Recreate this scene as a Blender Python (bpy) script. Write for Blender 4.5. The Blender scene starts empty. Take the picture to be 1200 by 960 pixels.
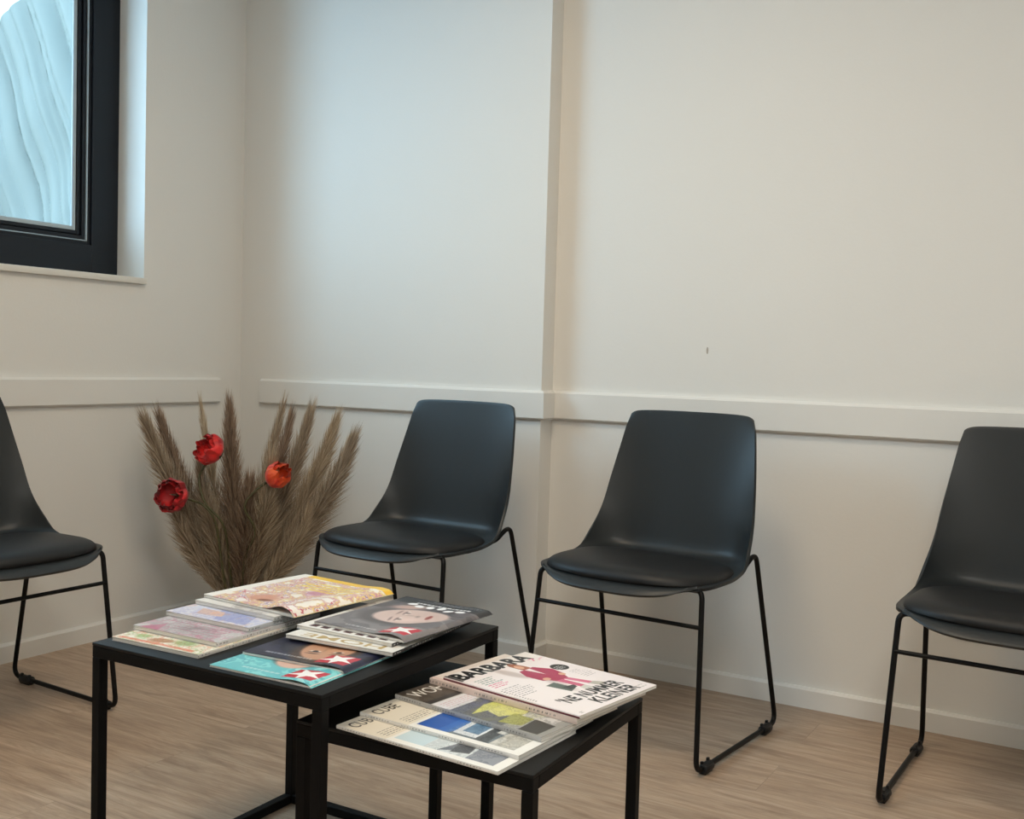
import bpy, bmesh, math, random
import numpy as np
from mathutils import Vector, Matrix
random.seed(7); rng = np.random.default_rng(7)
scene = bpy.context.scene
col = scene.collection
PI = math.pi

# ------------------------------------------------------------------ helpers
def lin(c):
    c = np.asarray(c, float) / 255.0
    return np.where(c <= 0.04045, c / 12.92, ((c + 0.055) / 1.055) ** 2.4)

def rgba(c): return tuple(float(x) for x in lin(c)) + (1.0,)

def link(o, parent=None):
    col.objects.link(o)
    if parent is not None: o.parent = parent
    return o

def tag(o, label=None, cat=None, group=None, kind=None):
    if label: o['label'] = label
    if cat: o['category'] = cat
    if group: o['group'] = group
    if kind: o['kind'] = kind
    return o

def empty(name, loc=(0, 0, 0), rz=0.0):
    o = bpy.data.objects.new(name, None)
    o.empty_display_size = 0.05
    o.location = loc; o.rotation_euler = (0, 0, rz)
    return link(o)

class MB:
    """collects shapes and links them as one mesh object"""
    def __init__(s): s.bm = bmesh.new()
    def box(s, x0, x1, y0, y1, z0, z1, bev=0.0, seg=2):
        m = Matrix.Translation(((x0+x1)/2, (y0+y1)/2, (z0+z1)/2)) @ Matrix.Diagonal((x1-x0, y1-y0, z1-z0, 1))
        r = bmesh.ops.create_cube(s.bm, size=1.0, matrix=m)
        if bev > 0:
            es = list({e for v in r['verts'] for e in v.link_edges})
            bmesh.ops.bevel(s.bm, geom=es, offset=bev, segments=seg, profile=0.5, affect='EDGES')
        return s
    def tube(s, pts, rad, n=14, cap=True):
        pts = [Vector(p) for p in pts]
        rads = rad if isinstance(rad, (list, tuple)) else [rad]*len(pts)
        rings = []
        t0 = (pts[1]-pts[0]).normalized()
        ref = Vector((0, 0, 1)) if abs(t0.z) < 0.9 else Vector((1, 0, 0))
        nrm = t0.cross(ref).normalized()
        for i, p in enumerate(pts):
            a = pts[max(i-1, 0)]; b = pts[min(i+1, len(pts)-1)]
            t = (b-a).normalized()
            nrm = (nrm - t*nrm.dot(t)).normalized()
            bi = t.cross(nrm)
            rings.append([s.bm.verts.new(p + (nrm*math.cos(2*PI*k/n) + bi*math.sin(2*PI*k/n))*rads[i]) for k in range(n)])
        for A, B in zip(rings[:-1], rings[1:]):
            for k in range(n):
                s.bm.faces.new((A[k], A[(k+1) % n], B[(k+1) % n], B[k]))
        if cap:
            s.bm.faces.new(rings[0][::-1]); s.bm.faces.new(rings[-1])
        return s
    def prism(s, outline, z0, z1, bev=0.0):
        lo = [s.bm.verts.new((x, y, z0)) for x, y in outline]; hi = [s.bm.verts.new((x, y, z1)) for x, y in outline]
        n = len(outline)
        s.bm.faces.new(lo[::-1]); top = s.bm.faces.new(hi)
        for k in range(n): s.bm.faces.new((lo[k], lo[(k+1) % n], hi[(k+1) % n], hi[k]))
        if bev > 0: bmesh.ops.bevel(s.bm, geom=list(top.edges), offset=bev, segments=3, profile=0.5, affect='EDGES')
        return s
    def grid(s, P, flip=False):
        """P: rows x cols array of points"""
        V = [[s.bm.verts.new(tuple(map(float, p))) for p in r] for r in P]
        for i in range(len(V)-1):
            for j in range(len(V[0])-1):
                f = (V[i][j], V[i][j+1], V[i+1][j+1], V[i+1][j])
                s.bm.faces.new(f[::-1] if flip else f)
        return V
    def build(s, name, mat, parent=None, smooth=True):
        s.bm.normal_update()
        bmesh.ops.recalc_face_normals(s.bm, faces=s.bm.faces[:])
        me = bpy.data.meshes.new(name); s.bm.to_mesh(me); s.bm.free()
        if smooth:
            me.polygons.foreach_set('use_smooth', [True]*len(me.polygons))
            try: me.set_sharp_from_angle(angle=math.radians(35))
            except Exception: pass
        me.materials.append(mat)
        return link(bpy.data.objects.new(name, me), parent)

def fillet(pts, r, n=7):
    """round the corners of a polyline"""
    pts = [Vector(p) for p in pts]
    rr = r if isinstance(r, (list, tuple)) else [r]*len(pts)
    out = [pts[0]]
    for i in range(1, len(pts)-1):
        p = pts[i]; a = (pts[i-1]-p); b = (pts[i+1]-p)
        ang = a.angle(b)
        d = min(rr[i]/math.tan(ang/2), a.length*0.49, b.length*0.49)
        A = p + a.normalized()*d; B = p + b.normalized()*d
        for k in range(n+1):
            t = k/n
            out.append(A*(1-t)**2 + p*2*t*(1-t) + B*t*t)
    out.append(pts[-1])
    return out

def interp(x, xs, ys):
    """smooth (monotone-ish cubic) interpolation of a table"""
    xs = np.asarray(xs, float); ys = np.asarray(ys, float)
    m = np.gradient(ys, xs)
    x = np.clip(x, xs[0], xs[-1])
    i = np.clip(np.searchsorted(xs, x) - 1, 0, len(xs)-2)
    h = xs[i+1]-xs[i]; t = (x-xs[i])/h
    return ((2*t**3-3*t**2+1)*ys[i] + (t**3-2*t**2+t)*h*m[i] + (-2*t**3+3*t**2)*ys[i+1] + (t**3-t**2)*h*m[i+1])

# ------------------------------------------------------------------ materials
def new_mat(name):
    m = bpy.data.materials.new(name); m.use_nodes = True
    nt = m.node_tree
    b = nt.nodes['Principled BSDF']
    return m, nt, b

def simple(name, c, rough=0.5, metal=0.0, spec=0.5, noise=0.0, bump=0.0, bscale=300.0, coat=0.0):
    m, nt, b = new_mat(name)
    b.inputs['Base Color'].default_value = rgba(c)
    b.inputs['Roughness'].default_value = rough
    b.inputs['Metallic'].default_value = metal
    b.inputs['Specular IOR Level'].default_value = spec
    b.inputs['Coat Weight'].default_value = coat
    tc = nt.nodes.new('ShaderNodeTexCoord')
    if noise > 0:
        n = nt.nodes.new('ShaderNodeTexNoise'); n.inputs['Scale'].default_value = 6.0; n.inputs['Detail'].default_value = 4.0
        nt.links.new(tc.outputs['Object'], n.inputs['Vector'])
        mr = nt.nodes.new('ShaderNodeMapRange')
        mr.inputs['To Min'].default_value = 1-noise; mr.inputs['To Max'].default_value = 1+noise
        nt.links.new(n.outputs['Fac'], mr.inputs['Value'])
        mx = nt.nodes.new('ShaderNodeVectorMath'); mx.operation = 'SCALE'
        mx.inputs[0].default_value = rgba(c)[:3]
        nt.links.new(mr.outputs['Result'], mx.inputs['Scale'])
        nt.links.new(mx.outputs['Vector'], b.inputs['Base Color'])
    if bump > 0:
        n = nt.nodes.new('ShaderNodeTexNoise'); n.inputs['Scale'].default_value = bscale; n.inputs['Detail'].default_value = 3.0
        nt.links.new(tc.outputs['Object'], n.inputs['Vector'])
        bp = nt.nodes.new('ShaderNodeBump'); bp.inputs['Strength'].default_value = bump; bp.inputs['Distance'].default_value = 0.002
        nt.links.new(n.outputs['Fac'], bp.inputs['Height'])
        nt.links.new(bp.outputs['Normal'], b.inputs['Normal'])
    return m

WALL_C = (228, 226, 221)
M_wall = simple('painted_wall', WALL_C, 0.85, spec=0.25, noise=0.008, bump=0.14, bscale=110.0)
M_ceil = simple('painted_ceiling', (235, 233, 228), 0.9, spec=0.2, bump=0.15, bscale=90.0)
M_trim = simple('painted_trim', (228, 226, 221), 0.5, spec=0.4)
M_sill = simple('window_sill_paint', (225, 221, 212), 0.45)
M_frame = simple('anthracite_frame', (26, 31, 38), 0.5, spec=0.3, bump=0.05, bscale=500)
M_frame2 = simple('frame_gasket', (16, 18, 22), 0.5)
M_alu = simple('glazing_spacer', (176, 190, 198), 0.4)
M_shell = simple('charcoal_plastic', (33, 37, 39), 0.42, spec=0.42, bump=0.06, bscale=900)
M_pad = simple('black_leatherette', (13, 14, 16), 0.5, spec=0.4, bump=0.12, bscale=420)
M_tube = simple('black_powder_coat', (5, 5, 6), 0.45, spec=0.25)
M_glide = simple('black_glide_plastic', (13, 13, 15), 0.5, spec=0.4)
M_table = simple('black_table_steel', (5, 5, 6), 0.6, spec=0.18, bump=0.04, bscale=700)
M_top = simple('black_table_top', (9, 10, 11), 0.5, spec=0.28, bump=0.04, bscale=700)
M_plate = simple('white_switch_plastic', (236, 232, 224), 0.35)
M_vase = simple('dark_ceramic', (52, 44, 38), 0.45, noise=0.1)

def pages_mat():
    m, nt, b = new_mat('paper_pages')
    tc = nt.nodes.new('ShaderNodeTexCoord')
    mp = nt.nodes.new('ShaderNodeMapping'); mp.inputs['Scale'].default_value = (3, 3, 1400)
    n = nt.nodes.new('ShaderNodeTexNoise'); n.inputs['Scale'].default_value = 1.0; n.inputs['Detail'].default_value = 2.0
    r = nt.nodes.new('ShaderNodeValToRGB')
    r.color_ramp.elements[0].position = 0.3; r.color_ramp.elements[0].color = rgba((188, 185, 178))
    r.color_ramp.elements[1].position = 0.6; r.color_ramp.elements[1].color = rgba((240, 237, 230))
    nt.links.new(tc.outputs['Object'], mp.inputs['Vector']); nt.links.new(mp.outputs['Vector'], n.inputs['Vector'])
    nt.links.new(n.outputs['Fac'], r.inputs['Fac']); nt.links.new(r.outputs['Color'], b.inputs['Base Color'])
    b.inputs['Roughness'].default_value = 0.7
    return m
M_pages = pages_mat()

def cover_mat():
    m, nt, b = new_mat('printed_cover')
    a = nt.nodes.new('ShaderNodeAttribute'); a.attribute_name = 'print'
    nt.links.new(a.outputs['Color'], b.inputs['Base Color'])
    b.inputs['Roughness'].default_value = 0.33
    b.inputs['Specular IOR Level'].default_value = 0.5
    return m
M_cover = cover_mat()

def floor_mat():
    m, nt, b = new_mat('oak_laminate')
    N = nt.nodes.new; L = nt.links.new
    tc = N('ShaderNodeTexCoord')
    # planks run along x, 0.19 m wide, 1.3 m long
    br = N('ShaderNodeTexBrick')
    br.offset = 0.37; br.offset_frequency = 2; br.squash = 1.0
    br.inputs['Scale'].default_value = 1.0
    br.inputs['Mortar Size'].default_value = 0.0011
    br.inputs['Mortar Smooth'].default_value = 0.3
    br.inputs['Brick Width'].default_value = 1.28
    br.inputs['Row Height'].default_value = 0.192
    br.inputs['Color1'].default_value = (0.0, 0.0, 0.0, 1); br.inputs['Color2'].default_value = (1, 1, 1, 1)
    br.inputs['Mortar'].default_value = (0.5, 0.5, 0.5, 1)
    mp0 = N('ShaderNodeMapping'); mp0.inputs['Location'].default_value = (0.23, 0.05, 0)
    L(tc.outputs['Object'], mp0.inputs['Vector']); L(mp0.outputs['Vector'], br.inputs['Vector'])
    # grain, shifted per plank
    off = N('ShaderNodeVectorMath'); off.operation = 'MULTIPLY_ADD'
    off.inputs[1].default_value = (7.0, 3.0, 5.0)
    L(br.outputs['Color'], off.inputs[0]); L(tc.outputs['Object'], off.inputs[2])
    mpa = N('ShaderNodeMapping'); mpa.inputs['Scale'].default_value = (1.7, 15, 1)
    L(off.outputs['Vector'], mpa.inputs['Vector'])
    n1 = N('ShaderNodeTexNoise'); n1.inputs['Scale'].default_value = 2.2; n1.inputs['Detail'].default_value = 8; n1.inputs['Roughness'].default_value = 0.7; n1.inputs['Distortion'].default_value = 0.9
    L(mpa.outputs['Vector'], n1.inputs['Vector'])
    mpb = N('ShaderNodeMapping'); mpb.inputs['Scale'].default_value = (9, 170, 1)
    L(off.outputs['Vector'], mpb.inputs['Vector'])
    n2 = N('ShaderNodeTexNoise'); n2.inputs['Scale'].default_value = 1.6; n2.inputs['Detail'].default_value = 4; n2.inputs['Roughness'].default_value = 0.6
    L(mpb.outputs['Vector'], n2.inputs['Vector'])
    # cathedral figure
    mpc = N('ShaderNodeMapping'); mpc.inputs['Scale'].default_value = (0.9, 6.5, 1)
    L(off.outputs['Vector'], mpc.inputs['Vector'])
    n3 = N('ShaderNodeTexNoise'); n3.inputs['Scale'].default_value = 1.8; n3.inputs['Detail'].default_value = 1.5
    L(mpc.outputs['Vector'], n3.inputs['Vector'])
    mul = N('ShaderNodeMath'); mul.operation = 'MULTIPLY'; mul.inputs[1].default_value = 24.0
    L(n3.outputs['Fac'], mul.inputs[0])
    sn = N('ShaderNodeMath'); sn.operation = 'SINE'; L(mul.outputs[0], sn.inputs[0])
    r1 = N('ShaderNodeValToRGB'); e = r1.color_ramp.elements
    e[0].position = 0.28; e[0].color = rgba((146, 122, 102))
    e[1].position = 0.72; e[1].color = rgba((200, 179, 157))
    x = r1.color_ramp.elements.new(0.5); x.color = rgba((177, 153, 131))
    L(n1.outputs['Fac'], r1.inputs['Fac'])
    def scale_by(colout, facout, a, bb):
        mr = N('ShaderNodeMapRange'); mr.inputs['To Min'].default_value = a; mr.inputs['To Max'].default_value = bb
        L(facout, mr.inputs['Value'])
        v = N('ShaderNodeVectorMath'); v.operation = 'SCALE'
        L(colout, v.inputs[0]); L(mr.outputs['Result'], v.inputs['Scale'])
        return v.outputs['Vector'], mr
    c, mr = scale_by(r1.outputs['Color'], n2.outputs['Fac'], 0.88, 1.10)
    mr.inputs['From Min'].default_value = 0.3; mr.inputs['From Max'].default_value = 0.7
    c, mr = scale_by(c, sn.outputs[0], 0.94, 1.04); mr.inputs['From Min'].default_value = -1
    sep = N('ShaderNodeSeparateColor'); L(br.outputs['Color'], sep.inputs['Color'])
    c, mr = scale_by(c, sep.outputs[0], 0.93, 1.06)
    c, mr = scale_by(c, br.outputs['Fac'], 1.0, 0.80)
    L(c, b.inputs['Base Color'])
    b.inputs['Roughness'].default_value = 0.42
    b.inputs['Specular IOR Level'].default_value = 0.4
    bp = N('ShaderNodeBump'); bp.inputs['Strength'].default_value = 0.12; bp.inputs['Distance'].default_value = 0.001
    L(n2.outputs['Fac'], bp.inputs['Height']); L(bp.outputs['Normal'], b.inputs['Normal'])
    return m
M_floor = floor_mat()

def glass_mat():
    m = bpy.data.materials.new('window_glass'); m.use_nodes = True
    nt = m.node_tree; nt.nodes.clear()
    o = nt.nodes.new('ShaderNodeOutputMaterial')
    t = nt.nodes.new('ShaderNodeBsdfTransparent'); t.inputs['Color'].default_value = (0.93, 0.97, 0.97, 1)
    g = nt.nodes.new('ShaderNodeBsdfGlossy'); g.inputs['Roughness'].default_value = 0.02
    lw = nt.nodes.new('ShaderNodeLayerWeight'); lw.inputs['Blend'].default_value = 0.5
    pw = nt.nodes.new('ShaderNodeMath'); pw.operation = 'POWER'; pw.inputs[1].default_value = 5.0
    f = nt.nodes.new('ShaderNodeMath'); f.operation = 'MULTIPLY_ADD'; f.inputs[1].default_value = 0.9; f.inputs[2].default_value = 0.04
    nt.links.new(lw.outputs['Facing'], pw.inputs[0]); nt.links.new(pw.outputs[0], f.inputs[0])
    x = nt.nodes.new('ShaderNodeMixShader')
    nt.links.new(f.outputs[0], x.inputs[0]); nt.links.new(t.outputs[0], x.inputs[1]); nt.links.new(g.outputs[0], x.inputs[2])
    nt.links.new(x.outputs[0], o.inputs[0])
    return m
M_glass = glass_mat()

def sheet_mat():
    m = bpy.data.materials.new('white_sheeting'); m.use_nodes = True
    nt = m.node_tree; nt.nodes.clear()
    o = nt.nodes.new('ShaderNodeOutputMaterial')
    d = nt.nodes.new('ShaderNodeBsdfDiffuse'); d.inputs['Color'].default_value = rgba((164, 176, 178))
    t = nt.nodes.new('ShaderNodeBsdfTranslucent'); t.inputs['Color'].default_value = rgba((176, 190, 194))
    x = nt.nodes.new('ShaderNodeMixShader'); x.inputs[0].default_value = 0.5
    nt.links.new(d.outputs[0], x.inputs[1]); nt.links.new(t.outputs[0], x.inputs[2]); nt.links.new(x.outputs[0], o.inputs[0])
    return m
M_sheet = sheet_mat()

# ------------------------------------------------------------------ room
STEP_X, STEP_D = 1.3656, 0.0766
RX, RY, RH, WT = 4.7, -4.3, 2.62, 0.30        # room right, room front, height, wall thickness
WY0, WY1, WZ0, WZ1 = -2.45, -0.48, 1.262, 2.50  # window opening

def structure(o): o['kind'] = 'structure'; return o

structure(MB().box(-WT, RX+0.2, RY-0.2, STEP_D+0.25, -0.12, 0.0).build('floor', M_floor, smooth=False))
structure(MB().box(-WT, RX+0.2, RY-0.2, STEP_D+0.25, RH, RH+0.15).build('ceiling', M_ceil, smooth=False))
w = MB()
w.box(-WT, 0, RY-0.2, WY0, 0, RH); w.box(-WT, 0, WY1, 0.25, 0, RH)
w.box(-WT, 0, WY0, WY1, 0, WZ0-0.022); w.box(-WT, 0, WY0, WY1, WZ1, RH)
structure(w.build('wall_left', M_wall, smooth=False))

def back_wall_mat():
    """the wall paint with one small scuff on the right-hand section"""
    m = M_wall.copy(); m.name = 'painted_wall_scuffed'
    nt = m.node_tree; b = nt.nodes['Principled BSDF']
    src = b.inputs['Base Color'].links[0].from_socket
    tc = nt.nodes.new('ShaderNodeTexCoord')
    mp = nt.nodes.new('ShaderNodeMapping')
    mp.inputs['Location'].default_value = (-1.9076/0.0035, 0, -1.054/0.011); mp.inputs['Scale'].default_value = (1/0.0035, 0, 1/0.011)
    ln = nt.nodes.new('ShaderNodeVectorMath'); ln.operation = 'LENGTH'
    nt.links.new(tc.outputs['Object'], mp.inputs['Vector']); nt.links.new(mp.outputs['Vector'], ln.inputs[0])
    lt = nt.nodes.new('ShaderNodeMath'); lt.operation = 'LESS_THAN'; lt.inputs[1].default_value = 1.0
    nt.links.new(ln.outputs['Value'], lt.inputs[0])
    mx = nt.nodes.new('ShaderNodeMix'); mx.data_type = 'RGBA'
    nt.links.new(lt.outputs[0], mx.inputs['Factor']); nt.links.new(src, mx.inputs[6]); mx.inputs[7].default_value = rgba((176, 168, 156))
    nt.links.new(mx.outputs[2], b.inputs['Base Color'])
    return m
w = MB(); w.box(0, STEP_X, 0, 0.25, 0, RH); w.box(STEP_X, RX+0.2, STEP_D, 0.25, 0, RH)
structure(w.build('wall_back', back_wall_mat(), smooth=False))
structure(MB().box(RX, RX+0.2, RY-0.2, STEP_D, 0, RH).build('wall_right', M_wall, smooth=False))
structure(MB().box(-WT, RX+0.2, RY-0.2, RY, 0, RH).build('wall_front', M_wall, smooth=False))

# skirting, 6 cm high, with a small rounded top
BH, BT = 0.0615, 0.014
def sweep(name, mat, path, prof):
    """profile of (depth from the wall, height) swept along path(depth), a wall-hugging plan line"""
    mb = MB()
    V = mb.grid([[(x, y, z) for (x, y) in path(d)] for d, z in prof])
    for c in (0, -1): mb.bm.faces.new([r[c] for r in V])
    o = mb.build(name, mat, smooth=False)
    return structure(o)
bprof = [(0, 0), (BT, 0), (BT, BH-0.0075), (BT-0.0065, BH), (0, BH)]
sweep('baseboard_left', M_trim, lambda d: [(d, RY), (d, 0)], bprof)
sweep('baseboard_back', M_trim, lambda d: [(BT, -d), (STEP_X+d, -d), (STEP_X+d, STEP_D-d), (RX, STEP_D-d)], bprof)
# wall guard rails behind the chairs, chamfered along the top and bottom edge
RT, RB, RD = 0.9095, 0.8125, 0.021
rprof = [(0, RB), (RD-0.011, RB), (RD, RB+0.0065), (RD, RT-0.0080), (RD-0.0085, RT), (0, RT)]
sweep('trim_1', M_trim, lambda d: [(d, RY), (d, -0.1235)], rprof)
sweep('trim_2', M_trim, lambda d: [(0.1226, -d), (STEP_X+d, -d), (STEP_X+d, STEP_D-d), (RX, STEP_D-d)], rprof)

# ------------------------------------------------------------------ window
FX0, FX1 = -0.215, -0.1405   # frame depth
win = structure(empty('window_1', (-0.14, (WY0+WY1)/2, WZ0)))
def wpart(name, mb, mat):
    o = mb.build(name, mat, None); o.parent = win; o.matrix_parent_inverse = Matrix.Translation(-win.location); return o
def ring(mb, x0, x1, a, b):
    """rectangular ring in the y-z plane, a/b = outer and inner inset from the opening"""
    y0, y1, z0, z1 = WY0+a, WY1-a, WZ0+a, WZ1-a; t = b-a
    mb.box(x0, x1, y0, y0+t, z0, z1, .0015, 1); mb.box(x0, x1, y1-t, y1, z0, z1, .0015, 1)
    mb.box(x0, x1, y0+t, y1-t, z0, z0+t, .0015, 1); mb.box(x0, x1, y0+t, y1-t, z1-t, z1, .0015, 1)
    return mb
wpart('window_frame', ring(MB(), FX0, FX1, 0.0, 0.110), M_frame)
wpart('glazing_bead', ring(ring(ring(MB(), -0.195, -0.150, 0.110, 0.123), -0.195, -0.156, 0.126, 0.140), -0.195, -0.163, 0.144, 0.157), M_frame)
wpart('gasket', ring(MB(), -0.195, -0.170, 0.109, 0.160), M_frame2)
wpart('glazing_spacer', ring(ring(MB(), -0.192, -0.149, 0.1225, 0.1262), -0.178, -0.168, 0.157, 0.172), M_alu)
wpart('glass', MB().box(-0.185, -0.179, WY0+0.15, WY1-0.15, WZ0+0.15, WZ1-0.15), M_glass)
wpart('window_sill', MB().box(-0.141, 0.020, WY0+0.0005, WY1-0.0005, WZ0-0.0215, WZ0, 0.002), M_sill)

# creased white sheeting hung on the scaffold outside
def sheeting():
    nu, nv = 360, 120
    P = np.zeros((nv, nu, 3))
    for i in range(nv):
        for j in range(nu):
            s = j/(nu-1); t = i/(nv-1)
            y = 0.25 - 1.42*s; z = 0.55 + (min(3.0, 2.252+1.39*(y+0.544))-0.55)*t
            # creases fan out from the top
            a = y+0.34*(z-1.2)+0.05*math.sin(z*2.3)
            rid = lambda q: 1-abs(((q % 1.0)-0.5)*2)
            x = -0.78 + 0.050*rid(a*6.1+0.25)**1.6 + 0.022*rid(a*15.3+0.15*math.sin(z*3))**2 + 0.012*math.sin(a*53)
            x += 0.022*math.sin(-y*15+z*9)*math.exp(-((z-1.6)/0.5)**2)
            P[i, j] = (x, y - 0.30*max(0, t-0.5)*0 , z)
    return P
P = sheeting()
mb = MB()
V = mb.grid(P)
sh = mb.build('scaffold_sheet', M_sheet)
tag(sh, 'creased white translucent sheeting hanging outside the dark framed window', 'sheet')

# ------------------------------------------------------------------ chairs
VZ = [0.00, 0.04, 0.10, 0.20, 0.32, 0.42, 0.480, 0.505, 0.53, 0.56, 0.64, 0.74, 0.87, 1.00]
CY = [-0.270, -0.254, -0.222, -0.135, -0.020, 0.085, 0.145, 0.163, 0.170, 0.175, 0.186, 0.199, 0.215, 0.231]
CZ = [0.434, 0.4475, 0.4575, 0.4575, 0.4560, 0.4620, 0.4690, 0.4780, 0.495, 0.522, 0.588, 0.667, 0.770, 0.873]
EX = [0.218, 0.236, 0.249, 0.2560, 0.2570, 0.2520, 0.2462, 0.2440, 0.2418, 0.2388, 0.2320, 0.2230, 0.2090, 0.194]
EY = [-0.200, -0.186, -0.160, -0.095, -0.020, 0.042, 0.068, 0.078, 0.089, 0.105, 0.136, 0.163, 0.195, 0.224]
EZ = [0.4520, 0.4575, 0.4610, 0.4625, 0.4655, 0.4775, 0.4950, 0.5055, 0.519, 0.539, 0.590, 0.668, 0.768, 0.868]
def shell_pt(u, v):
    f = lambda T: float(interp(v, VZ, T))
    X = f(EX); a = abs(u)
    k = a**(3.2+2.2*math.exp(-((v-0.50)/0.10)**2))
    x = X*u
    y = f(CY)*(1-k)+f(EY)*k; z = f(CZ)*(1-k)+f(EZ)*k
    # rounded corners at the top of the back
    if v > 0.9:
        q = max(0.0, (v-0.94)/0.06); z -= 0.010*q*a**18; x *= 1-0.010*q*a**12
    if v < 0.1:
        q = (0.1-v)/0.1; x *= 1-0.03*q*a**8; 
    return (x, y, z)
def seat_z(x, y):
    """height of the seat shell under a plan position"""
    lo, hi = 0.0, 0.5
    for _ in range(18):
        mid = (lo+hi)/2
        X = float(interp(mid, VZ, EX)); u = max(-1, min(1, x/X))
        if shell_pt(u, mid)[1] < y: lo = mid
        else: hi = mid
    return shell_pt(u, lo)[2]

def make_chair():
    root = empty('waiting_room_chair')
    mb = MB()
    us = np.sin(np.linspace(-1, 1, 45)*PI/2*0.98)/math.sin(PI/2*0.98); vs = np.concatenate([np.linspace(0, 0.1, 8)[:-1], np.linspace(0.1, 0.9, 46)[:-1], np.linspace(0.9, 1, 10)])
    mb.grid([[shell_pt(u, v) for u in us] for v in vs])
    sh = mb.build('seat_shell', M_shell, root)
    me = sh.data
    me.polygons.foreach_set('use_smooth', [True]*len(me.polygons))
    # make the normals point towards the sitter, thickness goes outwards
    n = me.polygons[len(me.polygons)//5].normal
    if n.z < 0: me.flip_normals()
    md = sh.modifiers.new('thickness', 'SOLIDIFY'); md.thickness = 0.0085; md.offset = -1; md.use_even_offset = False
    bv = sh.modifiers.new('edge', 'BEVEL'); bv.width = 0.0028; bv.segments = 2; bv.limit_method = 'ANGLE'; bv.angle_limit = math.radians(50)
    # seat pad
    mb = MB(); nr, na = 15, 96
    cy, hx, hy = -0.078, 0.244, 0.166
    rows = []
    def outline(a, r):
        c, s = math.cos(a), math.sin(a)
        e = 2.0/4.4 if s > 0 else 2.0/2.9
        x = hx*r*math.copysign(abs(c)**e, c); y = hy*r*math.copysign(abs(s)**e, s)
        
        return x, cy+y - (0.22*(abs(x))**2 if s > 0 else -0.10*x*x)
    T = 0.028
    for r in np.concatenate([np.linspace(0.02, 0.86, nr), [0.91, 0.95, 0.98, 0.995, 1.0]]):
        row = []
        for k in range(na):
            x, y = outline(2*PI*k/na, r)
            row.append((x, y, max(0.462, seat_z(x, y))*0.4 + 0.6*0.4665 + T*max(0.0, 1-r**8)**0.5 - 0.004*r**2))
        rows.append(row)
    for r in (0.985, 0.95):
        row = []
        for k in range(na):
            x, y = outline(2*PI*k/na, r)
            row.append((x, y, seat_z(x, y)+0.0015))
        rows.append(row)
    rows = [r+[r[0]] for r in rows]
    V = mb.grid(rows)
    bmesh.ops.remove_doubles(mb.bm, verts=mb.bm.verts[:], dist=1e-5)
    mb.build('seat_pad', M_pad, root)
    sm = root.children[-1] if False else None
    # sled frame
    R = 0.0068; ZF = 0.0145
    for g in (1, -1):
        pts = [(g*0.150, -0.130, 0.4395), (g*0.236, -0.180, 0.4510), (g*0.2548, -0.2219, ZF), (g*0.2703, 0.2684, ZF),
               (g*0.2456, 0.1365, 0.5085), (g*0.234, 0.082, 0.4680), (g*0.200, -0.010, 0.4420), (g*0.150, -0.085, 0.4395)]
        path = fillet(pts, [0, 0.022, 0.030, 0.030, 0.022, 0.05, 0.04, 0])
        MB().tube(path, R, 14).build('sled_leg', M_tube, root)
    # stretcher between the front legs
    s = 0.7845; A = Vector((0.2548, -0.2219, 0.006)); B = Vector((0.2422, -0.182, 0.4597)); Pm = A.lerp(B, s)
    MB().tube([(-Pm.x+.004, Pm.y, Pm.z), (Pm.x-.004, Pm.y, Pm.z)], 0.0055, 12).build('stretcher', M_tube, root)
    MB().box(-0.160, 0.160, -0.155, -0.060, 0.4330, 0.4460, 0.004).box(-0.07, 0.07, -0.065, 0.06, 0.436, 0.4430, 0.003).build('mounting_plate', M_glide, root)
    # clip-on floor glides with two lugs
    for g in (1, -1):
        for (y, dr) in ((-0.165, 1), (0.200, -1)):
            t = (y+0.2219)/(0.2684+0.2219); x = g*(0.2548+(0.2703-0.2548)*t)
            m = MB()
            m.tube([(x, y-0.026, ZF-0.001), (x, y-0.022, ZF-0.0015), (x, y+0.022, ZF-0.0015), (x, y+0.026, ZF-0.001)], [0.0100, 0.0128, 0.0128, 0.0100], 16)
            m.box(x-0.009, x+0.009, y-0.022, y+0.022, 0.0, 0.008, 0.002)
            for dy in (-0.018, 0.018):
                m.box(x-g*0.004-0.0035, x-g*0.004+0.0035, y+dy-0.0045, y+dy+0.0045, ZF+0.005, ZF+0.0165, 0.0015)
            m.build('floor_glide', M_glide, root)
    return root

def copy_thing(root):
    c = root.copy(); link(c)
    for ch in root.children:
        d = ch.copy(); link(d, c)
        for g in ch.children:
            e = g.copy(); link(e, d)
    return c

chair_spots = [
    ((1.945, -0.402, 0), -0.065, 'charcoal shell chair with black seat pad, in full view right of the wall corner step'),
    ((1.196, -0.443, 0), -0.043, 'charcoal shell chair with black seat pad between pampas grass and wall step'),
    ((2.864, -0.356, 0), -0.054, 'charcoal shell chair at the right, cut by the picture edge, above the low wall plate'),
    ((0.449, -1.374, 0), 1.5595, 'charcoal shell chair side-on against the window wall, left of the black tables'),
]
proto = make_chair()
for i, (loc, rz, lab) in enumerate(chair_spots):
    c = proto if i == 0 else copy_thing(proto)
    c.location = loc; c.rotation_euler = (0, 0, rz)
    tag(c, lab, 'chair', 'matching waiting room chairs along the walls')

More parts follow.
